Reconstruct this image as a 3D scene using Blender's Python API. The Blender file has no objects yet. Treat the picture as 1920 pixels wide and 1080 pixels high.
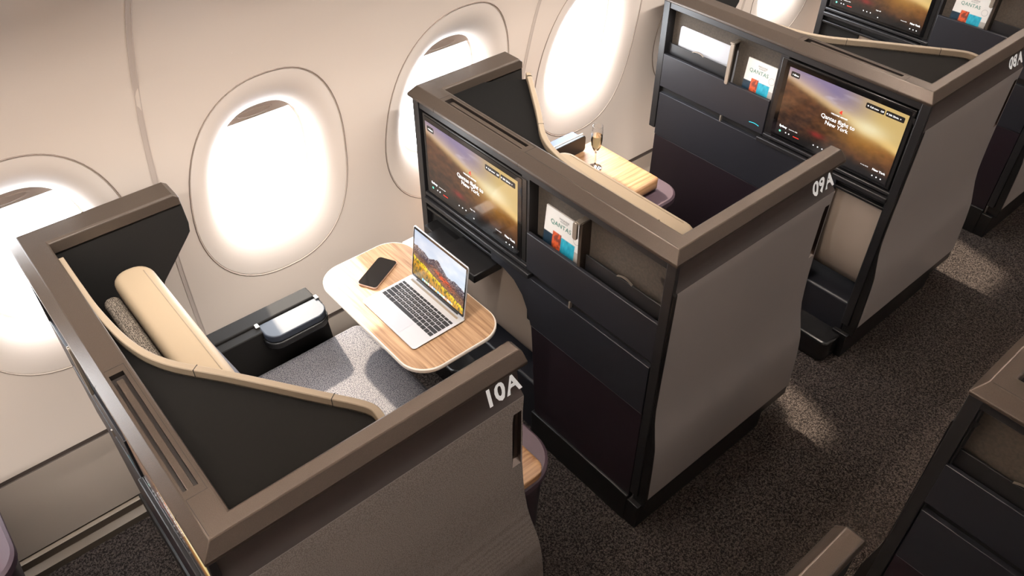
import bpy, bmesh, math, random
from mathutils import Vector, Matrix
random.seed(7)
C = bpy.context.scene
COL = C.collection
PI = math.pi

# ------------------------------------------------------------------ camera
P = 1.3342            # pitch of the suites along the cabin (x = forward, y = window side, z = up)
FZ = -0.08            # floor height
F_PX = 1521.81
RC = ((0.76106, -0.64868, -0.00073), (-0.43177, -0.50572, -0.74687), (0.48411, 0.56873, -0.66497))
cam_d = bpy.data.cameras.new('camera'); cam = bpy.data.objects.new('camera', cam_d); COL.objects.link(cam)
cam_d.sensor_width = 36.0; cam_d.lens = F_PX / 1920 * 36; cam_d.clip_start = 0.02; cam_d.clip_end = 60
rx, dn, fw = Vector(RC[0]), Vector(RC[1]), Vector(RC[2])
rx.normalize(); fw = (fw - rx * fw.dot(rx)).normalized(); dn = fw.cross(rx)
m = Matrix.Identity(4)
for i in range(3):
    m[i][0] = rx[i]; m[i][1] = -dn[i]; m[i][2] = -fw[i]
m[0][3], m[1][3], m[2][3] = -1.4070, -0.9730, 2.5717
cam.matrix_world = m
C.camera = cam

# ------------------------------------------------------------------ sky, sun, cabin lights, exposure
w = bpy.data.worlds.new('World'); C.world = w; w.use_nodes = True
bg = w.node_tree.nodes['Background']; bg.inputs[0].default_value = (0.90, 0.945, 1.0, 1); bg.inputs[1].default_value = 19.0
sd = bpy.data.lights.new('sun', 'SUN'); sd.energy = 13.0; sd.angle = math.radians(2.2); sd.color = (1.0, 0.86, 0.68)
sun = bpy.data.objects.new('sun', sd); COL.objects.link(sun)
sun.rotation_euler = Vector((-0.10, -1.0, -0.82)).to_track_quat('-Z', 'Y').to_euler()
def area(name, loc, size, size_y, direction, power, color):
    d = bpy.data.lights.new(name, 'AREA'); d.shape = 'RECTANGLE'; d.size = size; d.size_y = size_y
    d.energy = power; d.color = color
    o = bpy.data.objects.new(name, d); COL.objects.link(o); o.location = loc
    z = -Vector(direction).normalized(); x = Vector((1, 0, 0)); y = z.cross(x).normalized(); x = y.cross(z)
    mm = Matrix((x, y, z)).transposed(); o.rotation_euler = mm.to_euler()
    return o
# light strips of the overhead lockers: one washes the sidewall, one lights the cabin
area('sidewall_wash_light', (0.5, 0.43, 2.38), 9.0, 0.08, (0, 0.92, -0.35), 330.0, (1.0, 0.945, 0.89))
area('ceiling_light', (0.5, -1.9, 2.70), 9.0, 0.3, (0, 0.6, -1), 31.0, (1.0, 0.955, 0.92))
area('far_side_fill', (0.5, -3.45, 1.35), 9.0, 0.5, (0, 1, 0.0), 19.0, (1.0, 0.95, 0.90))  # unseen fill, added to brighten aisle-facing panels; the right wall has no windows
C.view_settings.view_transform = 'Standard'; C.view_settings.look = 'None'
C.view_settings.exposure = 0.0; C.view_settings.gamma = 1.0; C.view_settings.use_curve_mapping = False
C.cycles.max_bounces = 8; C.cycles.transparent_max_bounces = 16
C.cycles.sample_clamp_indirect = 6.0
C.cycles.caustics_reflective = False; C.cycles.caustics_refractive = False

# ------------------------------------------------------------------ materials
def srgb(r, g, b):
    f = lambda c: (c / 255 / 12.92) if c / 255 <= 0.04045 else ((c / 255 + 0.055) / 1.055) ** 2.4
    return (f(r), f(g), f(b), 1)
MATS = {}
def mat(name, col, rough=0.5, metal=0.0, spec=0.5, bump=None, speck=None, emit=None, coat=0.0, sheen=0.0):
    """bump=(scale,strength,distance); speck=(scale,colour2,amount)"""
    m = bpy.data.materials.new(name); m.use_nodes = True; nt = m.node_tree; b = nt.nodes['Principled BSDF']
    b.inputs['Base Color'].default_value = col; b.inputs['Roughness'].default_value = rough
    b.inputs['Metallic'].default_value = metal; b.inputs['Specular IOR Level'].default_value = spec
    b.inputs['Coat Weight'].default_value = coat; b.inputs['Sheen Weight'].default_value = sheen
    tc = nt.nodes.new('ShaderNodeTexCoord')
    if bump:
        n = nt.nodes.new('ShaderNodeTexNoise'); n.inputs['Scale'].default_value = bump[0]; n.inputs['Detail'].default_value = 2
        bp = nt.nodes.new('ShaderNodeBump'); bp.inputs['Strength'].default_value = bump[1]; bp.inputs['Distance'].default_value = bump[2]
        nt.links.new(tc.outputs['Object'], n.inputs['Vector']); nt.links.new(n.outputs['Fac'], bp.inputs['Height']); nt.links.new(bp.outputs[0], b.inputs['Normal'])
    if speck:
        n = nt.nodes.new('ShaderNodeTexNoise'); n.inputs['Scale'].default_value = speck[0]; n.inputs['Detail'].default_value = 3
        r = nt.nodes.new('ShaderNodeValToRGB'); r.color_ramp.elements[0].position = 0.5 - speck[2]; r.color_ramp.elements[1].position = 0.5 + speck[2]
        r.color_ramp.elements[0].color = speck[1]; r.color_ramp.elements[1].color = col
        nt.links.new(tc.outputs['Object'], n.inputs['Vector']); nt.links.new(n.outputs['Fac'], r.inputs[0]); nt.links.new(r.outputs[0], b.inputs['Base Color'])
    if emit:
        b.inputs['Emission Color'].default_value = emit[0]; b.inputs['Emission Strength'].default_value = emit[1]
    MATS[name] = m
    return m
mat('wall_cream', srgb(222, 208, 196), 0.55, bump=(900, 0.03, 0.001))
mat('wall_groove', srgb(120, 105, 95), 0.7)
mat('bezel_cream', srgb(228, 216, 206), 0.5)
mat('shade_grey', srgb(196, 182, 172), 0.5)
mat('dado_taupe', srgb(206, 192, 178), 0.36, metal=0.4, bump=(500, 0.05, 0.001))
mat('dado_dark', srgb(70, 60, 54), 0.5)
mat('rail_metal', srgb(112, 102, 91), 0.4, metal=0.6)
mat('ceiling_white', srgb(235, 230, 222), 0.8)
mat('rim_bronze', srgb(76, 66, 58), 0.36, metal=0.35, bump=(420, 0.25, 0.001), speck=(500, srgb(70, 60, 52), 0.12))
mat('slot_dark', srgb(34, 27, 23), 0.5)
mat('seam_dark', srgb(22, 18, 16), 0.7)
mat('graphite', srgb(31, 30, 31), 0.4, bump=(600, 0.08, 0.0006))
mat('graphite_slate', srgb(33, 33, 38), 0.42, bump=(600, 0.06, 0.0006))
mat('plum_panel', srgb(30, 20, 26), 0.45)
mat('plum_leather', srgb(70, 54, 62), 0.5, bump=(700, 0.25, 0.0008))
mat('plum_dark', srgb(44, 35, 39), 0.5)
mat('black_satin', srgb(20, 19, 19), 0.4)
mat('black_matte', srgb(26, 24, 22), 0.75, spec=0.25)
mat('filler_black', srgb(22, 21, 20), 0.9, spec=0.06)
mat('gloss_black', srgb(12, 12, 13), 0.08)
mat('bezel_black', srgb(28, 27, 27), 0.25)
mat('recess_shade', srgb(62, 52, 48), 0.5, metal=0.2)  # shade of the groove under the rim, put into the colour
mat('panel_grey', srgb(160, 152, 147), 0.42, metal=0.2, bump=(900, 0.06, 0.0004))
mat('chrome', srgb(190, 185, 178), 0.2, metal=1.0)
mat('handle_metal', srgb(110, 96, 88), 0.3, metal=0.8)
mat('champagne_metal', srgb(172, 160, 146), 0.35, metal=0.6)
mat('cream_leather', srgb(160, 141, 116), 0.55, bump=(800, 0.25, 0.0006))
mat('tan_trim', srgb(146, 130, 110), 0.55, bump=(900, 0.25, 0.0005))
mat('pocket_felt', srgb(80, 71, 61), 0.85, speck=(120, srgb(64, 57, 50), 0.2), bump=(500, 0.3, 0.001))
mat('footwell_beige', srgb(172, 154, 138), 0.6)
mat('slate_cap', srgb(44, 50, 60), 0.55)
mat('slate_blue', srgb(56, 74, 108), 0.5)
mat('table_edge', srgb(226, 216, 204), 0.4)
mat('aluminium', srgb(214, 214, 218), 0.35, metal=0.55)
mat('aluminium_pad', srgb(205, 206, 212), 0.3, metal=0.5)
mat('aluminium_matte', srgb(176, 176, 180), 0.55, metal=0.2)
mat('key_black', srgb(30, 30, 33), 0.45)
mat('white_paint_glow', srgb(245, 243, 240), 0.5, emit=(srgb(245, 243, 240), 0.25))  # number lettering, lifted by a little emission though it is no lamp
mat('phone_pink', srgb(196, 170, 158), 0.3, metal=0.5)
mat('paper_edge', srgb(214, 208, 200), 0.7)
mat('ink_green', srgb(40, 120, 104), 0.6)
mat('ink_grey', srgb(120, 118, 116), 0.6)
mat('screen_text', (0.9, 0.9, 0.9, 1), 0.5, emit=((1, 1, 1, 1), 0.95))
mat('screen_red', srgb(200, 40, 30), 0.5, emit=(srgb(210, 50, 36), 0.9))
mat('screen_green', srgb(90, 190, 160), 0.5, emit=(srgb(110, 200, 170), 0.8))
mat('teal_glow', srgb(50, 190, 200), 0.5, emit=(srgb(40, 170, 185), 1.0))
mat('screen_chip', srgb(18, 17, 17), 0.3, emit=(srgb(46, 40, 36), 0.5))

def textile(name, c1, c2, scale, bumpd=0.0015, rough=0.9):
    m = bpy.data.materials.new(name); m.use_nodes = True; nt = m.node_tree; b = nt.nodes['Principled BSDF']
    b.inputs['Roughness'].default_value = rough; b.inputs['Specular IOR Level'].default_value = 0.2
    tc = nt.nodes.new('ShaderNodeTexCoord'); v = nt.nodes.new('ShaderNodeTexVoronoi'); v.inputs['Scale'].default_value = scale
    v.inputs['Randomness'].default_value = 0.55
    r = nt.nodes.new('ShaderNodeValToRGB'); r.color_ramp.elements[0].position = 0.25; r.color_ramp.elements[1].position = 0.6
    r.color_ramp.elements[0].color = c1; r.color_ramp.elements[1].color = c2
    bp = nt.nodes.new('ShaderNodeBump'); bp.invert = True; bp.inputs['Strength'].default_value = 0.6; bp.inputs['Distance'].default_value = bumpd
    L = nt.links.new
    L(tc.outputs['Object'], v.inputs['Vector']); L(v.outputs['Distance'], r.inputs[0]); L(r.outputs[0], b.inputs['Base Color'])
    L(v.outputs['Distance'], bp.inputs['Height']); L(bp.outputs[0], b.inputs['Normal'])
    MATS[name] = m
textile('tweed_seat', srgb(140, 137, 138), srgb(78, 77, 84), 240)
textile('tweed_roll', srgb(56, 50, 46), srgb(150, 138, 124), 230)
textile('weave_grey', srgb(166, 156, 149), srgb(128, 119, 113), 300, 0.0006, 0.6)

def carpet():
    m = bpy.data.materials.new('carpet'); m.use_nodes = True; nt = m.node_tree; b = nt.nodes['Principled BSDF']
    b.inputs['Roughness'].default_value = 1.0; b.inputs['Specular IOR Level'].default_value = 0.1
    tc = nt.nodes.new('ShaderNodeTexCoord'); L = nt.links.new
    v = nt.nodes.new('ShaderNodeTexVoronoi'); v.inputs['Scale'].default_value = 210
    n = nt.nodes.new('ShaderNodeTexNoise'); n.inputs['Scale'].default_value = 110; n.inputs['Detail'].default_value = 5
    r = nt.nodes.new('ShaderNodeValToRGB'); r.color_ramp.elements[0].position = 0.3; r.color_ramp.elements[1].position = 0.72
    r.color_ramp.elements[0].color = srgb(36, 31, 30); r.color_ramp.elements[1].color = srgb(92, 83, 78)
    ma = nt.nodes.new('ShaderNodeMath'); ma.operation = 'MULTIPLY_ADD'; ma.inputs[1].default_value = -0.6
    bp = nt.nodes.new('ShaderNodeBump'); bp.inputs['Strength'].default_value = 0.9; bp.inputs['Distance'].default_value = 0.006
    L(tc.outputs['Object'], v.inputs['Vector']); L(tc.outputs['Object'], n.inputs['Vector'])
    L(v.outputs['Distance'], ma.inputs[0]); L(n.outputs['Fac'], ma.inputs[2])
    add = nt.nodes.new('ShaderNodeMath'); add.operation = 'ADD'; add.inputs[1].default_value = 0.25
    L(ma.outputs[0], add.inputs[0]); L(add.outputs[0], r.inputs[0]); L(r.outputs[0], b.inputs['Base Color'])
    L(add.outputs[0], bp.inputs['Height']); L(bp.outputs[0], b.inputs['Normal'])
    MATS['carpet'] = m
carpet()

def wood(name, c1, c2, axis, rough=0.45):
    m = bpy.data.materials.new(name); m.use_nodes = True; nt = m.node_tree; b = nt.nodes['Principled BSDF']
    b.inputs['Roughness'].default_value = rough
    L = nt.links.new
    tc = nt.nodes.new('ShaderNodeTexCoord'); mp = nt.nodes.new('ShaderNodeMapping')
    mp.inputs['Scale'].default_value = (3.5, 85, 85) if axis == 0 else (85, 3.5, 85)
    n = nt.nodes.new('ShaderNodeTexNoise'); n.inputs['Scale'].default_value = 1.0; n.inputs['Detail'].default_value = 5; n.inputs['Roughness'].default_value = 0.62
    n.inputs['Distortion'].default_value = 0.5
    r = nt.nodes.new('ShaderNodeValToRGB'); r.color_ramp.elements[0].position = 0.32; r.color_ramp.elements[1].position = 0.68
    r.color_ramp.elements[0].color = c2; r.color_ramp.elements[1].color = c1
    L(tc.outputs['Object'], mp.inputs['Vector']); L(mp.outputs[0], n.inputs['Vector']); L(n.outputs['Fac'], r.inputs[0]); L(r.outputs[0], b.inputs['Base Color'])
    MATS[name] = m
wood('oak_table', srgb(184, 148, 112), srgb(124, 88, 60), 1)
wood('oak_console', srgb(180, 140, 100), srgb(124, 84, 54), 0)

def glass(name, tint=(1, 1, 1, 1), rough=0.0):
    """thin pane: clear with a Fresnel reflection"""
    m = bpy.data.materials.new(name); m.use_nodes = True; nt = m.node_tree; nt.nodes.remove(nt.nodes['Principled BSDF'])
    t = nt.nodes.new('ShaderNodeBsdfTransparent'); t.inputs[0].default_value = tint
    g = nt.nodes.new('ShaderNodeBsdfGlossy'); g.inputs['Roughness'].default_value = rough
    f = nt.nodes.new('ShaderNodeValue'); f.outputs[0].default_value = 0.05
    mx = nt.nodes.new('ShaderNodeMixShader'); out = nt.nodes['Material Output']
    nt.links.new(f.outputs[0], mx.inputs[0]); nt.links.new(t.outputs[0], mx.inputs[1]); nt.links.new(g.outputs[0], mx.inputs[2]); nt.links.new(mx.outputs[0], out.inputs[0])
    MATS[name] = m
glass('pane_clear')
def real_glass(name, col, ior):
    m = bpy.data.materials.new(name); m.use_nodes = True; nt = m.node_tree; b = nt.nodes['Principled BSDF']
    b.inputs['Base Color'].default_value = col; b.inputs['Roughness'].default_value = 0.0; b.inputs['Transmission Weight'].default_value = 1.0; b.inputs['IOR'].default_value = ior
    MATS[name] = m
real_glass('flute_glass', (1, 1, 1, 1), 1.45)
real_glass('sparkling_wine', srgb(238, 224, 180), 1.33)

def picture_mat(name, emit, rough=0.12, attr='Col'):
    m = bpy.data.materials.new(name); m.use_nodes = True; nt = m.node_tree; b = nt.nodes['Principled BSDF']
    a = nt.nodes.new('ShaderNodeAttribute'); a.attribute_name = attr
    b.inputs['Roughness'].default_value = rough
    if emit:
        b.inputs['Base Color'].default_value = (0.01, 0.01, 0.01, 1)
        nt.links.new(a.outputs['Color'], b.inputs['Emission Color']); b.inputs['Emission Strength'].default_value = emit
    else:
        nt.links.new(a.outputs['Color'], b.inputs['Base Color'])
    MATS[name] = m
picture_mat('screen_picture', 0.95, 0.10)
picture_mat('laptop_picture', 1.0, 0.25)
picture_mat('cover_print', 0.0, 0.4)

# ------------------------------------------------------------------ mesh helpers
IDF = lambda x, y, z: (x, y, z)
class MB:
    def __init__(self, f=None): self.v = []; self.f = []; self.fn = f or IDF
    def add(self, pts, faces):
        o = len(self.v); self.v += [self.fn(*p) for p in pts]; self.f += [tuple(i + o for i in q) for q in faces]; return self
    def box(self, x0, x1, y0, y1, z0, z1):
        return self.add([(x0, y0, z0), (x1, y0, z0), (x1, y1, z0), (x0, y1, z0), (x0, y0, z1), (x1, y0, z1), (x1, y1, z1), (x0, y1, z1)],
                 [(0, 3, 2, 1), (4, 5, 6, 7), (0, 1, 5, 4), (1, 2, 6, 5), (2, 3, 7, 6), (3, 0, 4, 7)])
    def prism(self, poly, axis, a, b):
        """poly = 2-D outline in the plane across axis, extruded from a to b"""
        n = len(poly)
        g = {'x': lambda p, t: (t, p[0], p[1]), 'y': lambda p, t: (p[0], t, p[1]), 'z': lambda p, t: (p[0], p[1], t)}[axis]
        return self.add([g(p, a) for p in poly] + [g(p, b) for p in poly],
                 [tuple(range(n)), tuple(range(2 * n - 1, n - 1, -1))] + [(i, i + n, (i + 1) % n + n, (i + 1) % n) for i in range(n)])
    def grid(self, rows, closed_u=False, closed_v=False):
        R_, K = len(rows), len(rows[0]); fs = []
        for i in range(R_ if closed_v else R_ - 1):
            for j in range(K if closed_u else K - 1):
                fs.append((i * K + j, i * K + (j + 1) % K, ((i + 1) % R_) * K + (j + 1) % K, ((i + 1) % R_) * K + j))
        return self.add([p for r in rows for p in r], fs)
    def capped(self, rings):
        """closed rings joined, both ends capped"""
        K = len(rings[0]); o = len(self.v); self.grid(rings, closed_u=True)
        self.f.append(tuple(range(o, o + K))); e = o + (len(rings) - 1) * K; self.f.append(tuple(range(e + K - 1, e - 1, -1)))
        return self
    def tube(self, pts, r, n=8):
        rings = []
        for i, p in enumerate(pts):
            p = Vector(p); a = Vector(pts[max(i - 1, 0)]); b = Vector(pts[min(i + 1, len(pts) - 1)]); d = (b - a).normalized()
            u = d.cross(Vector((0, 0, 1))); u = u.normalized() if u.length > 1e-4 else Vector((1, 0, 0)); v = d.cross(u)
            rr = r[i] if isinstance(r, (list, tuple)) else r
            rings.append([tuple(p + (u * math.cos(2 * PI * k / n) + v * math.sin(2 * PI * k / n)) * rr) for k in range(n)])
        return self.capped(rings)
    def lathe(self, prof, n=40, cx=0, cy=0):
        return self.grid([[(cx + r * math.cos(2 * PI * k / n), cy + r * math.sin(2 * PI * k / n), z) for k in range(n)] for r, z in prof], closed_u=True)
    def build(self, name, mt, parent=None, bevel=0.0, seg=2, smooth=35, loc=None, sub=0):
        me = bpy.data.meshes.new(name); me.from_pydata(self.v, [], self.f)
        bm = bmesh.new(); bm.from_mesh(me); bmesh.ops.recalc_face_normals(bm, faces=bm.faces); bm.to_mesh(me); bm.free()
        me.materials.append(MATS[mt])
        o = bpy.data.objects.new(name, me); COL.objects.link(o)
        if parent: o.parent = parent
        if loc: o.location = loc
        if smooth:
            me.shade_smooth(); me.set_sharp_from_angle(angle=math.radians(smooth))
        if bevel:
            md = o.modifiers.new('bevel', 'BEVEL'); md.width = bevel; md.segments = seg; md.limit_method = 'ANGLE'; md.angle_limit = math.radians(40); md.harden_normals = False
        if sub:
            md = o.modifiers.new('subd', 'SUBSURF'); md.levels = sub; md.render_levels = sub
        return o
def tag(o, label=None, cat=None, group=None, kind=None):
    if label: o['label'] = label
    if cat: o['category'] = cat
    if group: o['group'] = group
    if kind: o['kind'] = kind
    return o
def thing(name, loc, label, cat, group=None, kind=None):
    o = bpy.data.objects.new(name, None); COL.objects.link(o); o.location = loc; o.empty_display_size = 0.05
    return tag(o, label, cat, group, kind)
def rrect(x0, x1, y0, y1, r, n=6):
    """rounded rectangle outline; r = radius or four radii (x1y1, x0y1, x0y0, x1y0)"""
    rs = r if isinstance(r, (list, tuple)) else [r] * 4; out = []
    for (cx, cy, a0, q) in ((x1, y1, 0, rs[0]), (x0, y1, 90, rs[1]), (x0, y0, 180, rs[2]), (x1, y0, 270, rs[3])):
        sx = -1 if cx == x1 else 1; sy = -1 if cy == y1 else 1
        for k in range(n + 1):
            a = math.radians(a0 + 90 * k / n); out.append((cx + sx * q + q * math.cos(a), cy + sy * q + q * math.sin(a)))
    return out
def catmull(pts, n=6):
    out = []; P_ = [pts[0]] + list(pts) + [pts[-1]]
    for i in range(1, len(P_) - 2):
        p0, p1, p2, p3 = P_[i - 1], P_[i], P_[i + 1], P_[i + 2]
        for k in range(n):
            t = k / n
            out.append(tuple(0.5 * (2 * b + (c - a) * t + (2 * a - 5 * b + 4 * c - d) * t * t + (3 * b - a - 3 * c + d) * t ** 3) for a, b, c, d in zip(p0, p1, p2, p3)))
    out.append(tuple(pts[-1])); return out
def text(name, s, size, org, U, V, mt, parent, align='LEFT', bold=0.0, shear=0.0, f=None, depth=0.0006, spacing=1.0):
    """lettering laid on the plane org + u*U + v*V (in the parent's own frame)"""
    cu = bpy.data.curves.new('tmp_text', 'FONT'); cu.body = s; cu.size = size; cu.align_x = align; cu.offset = bold * size; cu.shear = shear
    cu.resolution_u = 3; cu.space_line = 0.95; cu.space_character = spacing
    t = bpy.data.objects.new('tmp_text', cu); COL.objects.link(t)
    dg = bpy.context.evaluated_depsgraph_get(); dg.update()
    me = bpy.data.meshes.new_from_object(t.evaluated_get(dg)); bpy.data.objects.remove(t); bpy.data.curves.remove(cu)
    org, U, V = Vector(org), Vector(U), Vector(V); N = U.cross(V).normalized() * depth
    fn = f or IDF
    for v in me.vertices:
        q = org + U * v.co.x + V * v.co.y + N; v.co = Vector(fn(*q))
    me.materials.clear(); me.materials.append(MATS[mt]); me.name = name
    o = bpy.data.objects.new(name, me); COL.objects.link(o)
    if parent: o.parent = parent
    return o
def picture(name, nu, nv, org, U, V, func, mt, parent, f=None):
    """flat printed or lit picture: a fine grid whose colours are func(u, v), u and v in 0..1"""
    org, U, V = Vector(org), Vector(U), Vector(V); fn = f or IDF
    vs = [fn(*(org + U * (i / nu) + V * (j / nv))) for j in range(nv + 1) for i in range(nu + 1)]
    fs = [(j * (nu + 1) + i, j * (nu + 1) + i + 1, (j + 1) * (nu + 1) + i + 1, (j + 1) * (nu + 1) + i) for j in range(nv) for i in range(nu)]
    me = bpy.data.meshes.new(name); me.from_pydata(vs, [], fs)
    ca = me.color_attributes.new('Col', 'FLOAT_COLOR', 'POINT'); buf = []
    for j in range(nv + 1):
        for i in range(nu + 1): buf += list(srgb(*func(i / nu, j / nv)))
    ca.data.foreach_set('color', buf)
    me.materials.append(MATS[mt]); o = bpy.data.objects.new(name, me); COL.objects.link(o); o.parent = parent
    return o
def mix(a, b, t): t = max(0.0, min(1.0, t)); return tuple(x + (y - x) * t for x, y in zip(a, b))
def sst(a, b, x): t = max(0.0, min(1.0, (x - a) / (b - a))); return t * t * (3 - 2 * t)
_perm = [random.random() for _ in range(4096)]
def vnoise(x, y):
    xi, yi = math.floor(x), math.floor(y); fx, fy = x - xi, y - yi; fx = fx * fx * (3 - 2 * fx); fy = fy * fy * (3 - 2 * fy)
    h = lambda a, b: _perm[(a * 73 + b * 179) % 4096]
    return (h(xi, yi) * (1 - fx) + h(xi + 1, yi) * fx) * (1 - fy) + (h(xi, yi + 1) * (1 - fx) + h(xi + 1, yi + 1) * fx) * fy
def fbm(x, y, o=4):
    s = 0; a = 0.5; 
    for _ in range(o): s += a * vnoise(x, y); x *= 2.03; y *= 2.03; a *= 0.5
    return s / (1 - 0.5 ** o)

# ------------------------------------------------------------------ the cabin shell
PROF = [(1.235, -0.08), (1.255, 0.0), (1.34, 0.29), (1.37, 0.5), (1.37, 0.75), (1.345, 0.95), (1.30, 1.15), (1.24, 1.35), (1.15, 1.55), (1.03, 1.75), (0.86, 1.95), (0.66, 2.12), (0.5, 2.3), (0.42, 2.5), (0.40, 2.8)]
FINE = catmull(PROF, 8)
def wy(z):
    for (y0, z0), (y1, z1) in zip(FINE, FINE[1:]):
        if z <= z1: return y0 + (y1 - y0) * (z - z0) / (z1 - z0)
    return FINE[-1][0]
def wp(x, z, d=0.0):
    s = (wy(z + 0.03) - wy(z - 0.03)) / 0.06; l = math.hypot(1, s)
    return (x, wy(z) + d / l, z - d * s / l)
WP = 0.757; WC0 = -0.52; XA, XB = -3.8, 6.6
WIN = [WC0 + WP * k for k in range(-2, 6)]
CZ, BW, BH = 1.016, 0.290, 0.430       # bezel outline
GZ, GW, GH = 1.010, 0.183, 0.262       # pane outline
def oval(t, cx, cz, a, b, e=2.35):
    c, s = math.cos(t), math.sin(t); q = 2 / e
    x = a * math.copysign(abs(c) ** q, c); z = b * math.copysign(abs(s) ** q, s)
    return (cx + x * (1 - 0.10 * z / b), cz + z)
NT = 64
wall = MB()
zc0, zc1 = 0.50, 1.56
x_cells = [c - WP / 2 for c in WIN] + [WIN[-1] + WP / 2]
def strip(z0, z1, xs, n):
    wall.grid([[wp(x, z0 + (z1 - z0) * i / n) for x in xs] for i in range(n + 1)])
xs_all = [XA] + x_cells + [XB]
strip(0.29, zc0, xs_all, 5); strip(zc1, 2.78, xs_all, 24)
strip(zc0, zc1, [XA, x_cells[0]], 20); strip(zc0, zc1, [x_cells[-1], XB], 20)
for c in WIN:
    outer = []
    hx, z0, z1 = WP / 2, zc0, zc1
    for k in range(NT):
        t = 2 * PI * k / NT; bx, bz = oval(t, c, CZ, BW, BH); dx, dz = bx - c, bz - CZ
        sc = min(hx / abs(dx) if abs(dx) > 1e-6 else 9e9, ((z1 - CZ) if dz > 0 else (CZ - z0)) / abs(dz) if abs(dz) > 1e-6 else 9e9)
        outer.append((c + dx * sc, CZ + dz * sc, bx, bz))
    for sx in (-hx, hx):
        for cz in (z0, z1):
            k = min(range(NT), key=lambda i: (outer[i][0] - c - sx) ** 2 + (outer[i][1] - cz) ** 2); outer[k] = (c + sx, cz) + outer[k][2:]
    wall.grid([[wp(o[0] + (o[2] - o[0]) * q, o[1] + (o[3] - o[1]) * q) for o in outer] for q in (0, 0.25, 0.5, 0.75, 1.0)], closed_u=True)
tag(wall.build('wall_left', 'wall_cream', smooth=50), 'cream curved cabin sidewall panel around the windows', None, None, 'structure')
for i, c in enumerate(WIN):
    rings = []
    for (q, d) in ((0.0, 0.0), (0.004, 0.004), (0.02, 0.004), (0.03, 0.0005), (0.2, 0.001), (0.4, 0.005), (0.6, 0.014), (0.75, 0.025), (0.88, 0.039), (0.96, 0.052), (1.0, 0.062), (1.0, 0.085), (1.04, 0.087), (1.07, 0.087), (1.08, 0.10)):
        r = []
        for k in range(NT):
            t = 2 * PI * k / NT; bx, bz = oval(t, c, CZ, BW, BH); gx, gz = oval(t, c, GZ, GW, GH, 2.5)
            r.append(wp(bx + (gx - bx) * q, bz + (gz - bz) * q, d))
        rings.append(r)
    wr = MB().grid(rings, closed_u=True).build('window_%d' % (i + 1), 'bezel_cream', smooth=40)
    tag(wr, None, None, None, 'structure')
    g0 = MB().grid([[wp(*oval(2 * PI * k / NT, c, CZ, BW + a, BH + a), d) for k in range(NT)] for a, d in ((0.0008, -0.0012), (0.0022, -0.0020), (0.0036, 0.0))], closed_u=True)
    g0.build('bezel_seam', 'wall_groove', wr)
    pn = MB(); pts = [wp(*oval(2 * PI * k / NT, c, GZ, GW * 0.97, GH * 0.97, 2.5), 0.098) for k in range(NT)]
    pn.add(pts + [wp(c, GZ, 0.098)], [(k, (k + 1) % NT, NT) for k in range(NT)]); pn.build('pane', 'pane_clear', wr)
    # drawn-down top of the window shade with its finger tab
    zs = 1.205; top = [oval(2 * PI * k / 200, c, GZ, GW * 0.995, GH * 0.995, 2.5) for k in range(200)]
    top = [p for p in top if p[1] > zs]; top.sort(key=lambda p: p[0])
    x0, x1 = top[0][0], top[-1][0]
    low = [(p[0], zs) for p in top]
    sh = MB(); sh.grid([[wp(a[0], a[1] + (b[1] - a[1]) * q, 0.080) for a, b in zip(low, top)] for q in (0, 0.34, 0.67, 1.0)])
    sh.grid([[wp(a[0], a[1], 0.080) for a in low], [wp(a[0], a[1], 0.084) for a in low]])
    so = sh.build('window_shade', 'shade_grey', wr)
    tb = MB().grid([[wp(c - 0.005 + 0.068 * k * math.cos(2 * PI * j / 24), 1.229 + 0.013 * k * math.sin(2 * PI * j / 24), 0.080 - dd) for j in range(24)] for k, dd in ((1.0, 0.0), (0.97, 0.003), (0.85, 0.0035), (0.8, 0.001), (0.02, 0.0008))], closed_u=True)
    tb.build('pull_tab', 'shade_grey', so)
    a = area('window_portal', wp(c, GZ, 0.125), 0.40, 0.56, (0, -1, 0.18), 1.0, (1, 1, 1)); a.data.cycles.is_portal = True
# sidewall seams every second window
tn = 1
for k in (-2, 0, 2, 4, 6):
    x = WC0 - WP / 2 + WP * k
    s_ = MB(); zs = [0.3 + 1.7 * i / 40 for i in range(41)]
    for a, b in ((-0.008, -0.0055), (0.0055, 0.008)):
        s_.grid([[wp(x + a, z, -0.0006) for z in zs], [wp(x + a, z, -0.0016) for z in zs], [wp(x + b, z, -0.0016) for z in zs], [wp(x + b, z, -0.0006) for z in zs]])
    s_.grid([[wp(x - 0.0055, z, -0.0008) for z in zs], [wp(x + 0.0055, z, -0.0008) for z in zs]])
    tag(s_.build('trim_%d' % tn, 'shade_grey'), None, None, None, 'structure'); tn += 1
# dado: taupe kick panel with a dark groove over it, a stepped rail on the floor
dd = MB(); dd.grid([[(x, wy(z) - 0.004, z) for x in (XA, XB)] for z in (0.0, 0.07, 0.14, 0.21, 0.275)])
tag(dd.build('trim_%d' % tn, 'dado_taupe'), None, None, None, 'structure'); tn += 1
gr = MB(); gr.grid([[(x, wy(z) - d, z) for x in (XA, XB)] for z, d in ((0.275, 0.004), (0.276, 0.0), (0.292, -0.002), (0.293, 0.0))])
tag(gr.build('trim_%d' % tn, 'dado_dark'), None, None, None, 'structure')
bb = MB(); pr = [(1.30, 0.03), (1.262, 0.03), (1.258, -0.015), (1.243, -0.02), (1.240, -0.05), (1.205, -0.055), (1.200, -0.081), (1.30, -0.081)]
bb.prism(pr, 'x', XA, XB); tag(bb.build('baseboard_left', 'rail_metal'), None, None, None, 'structure')
fl = MB(); fl.box(XA, XB, -3.6, 1.3, FZ - 0.05, FZ); tag(fl.build('floor', 'carpet'), None, None, None, 'structure')
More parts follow.
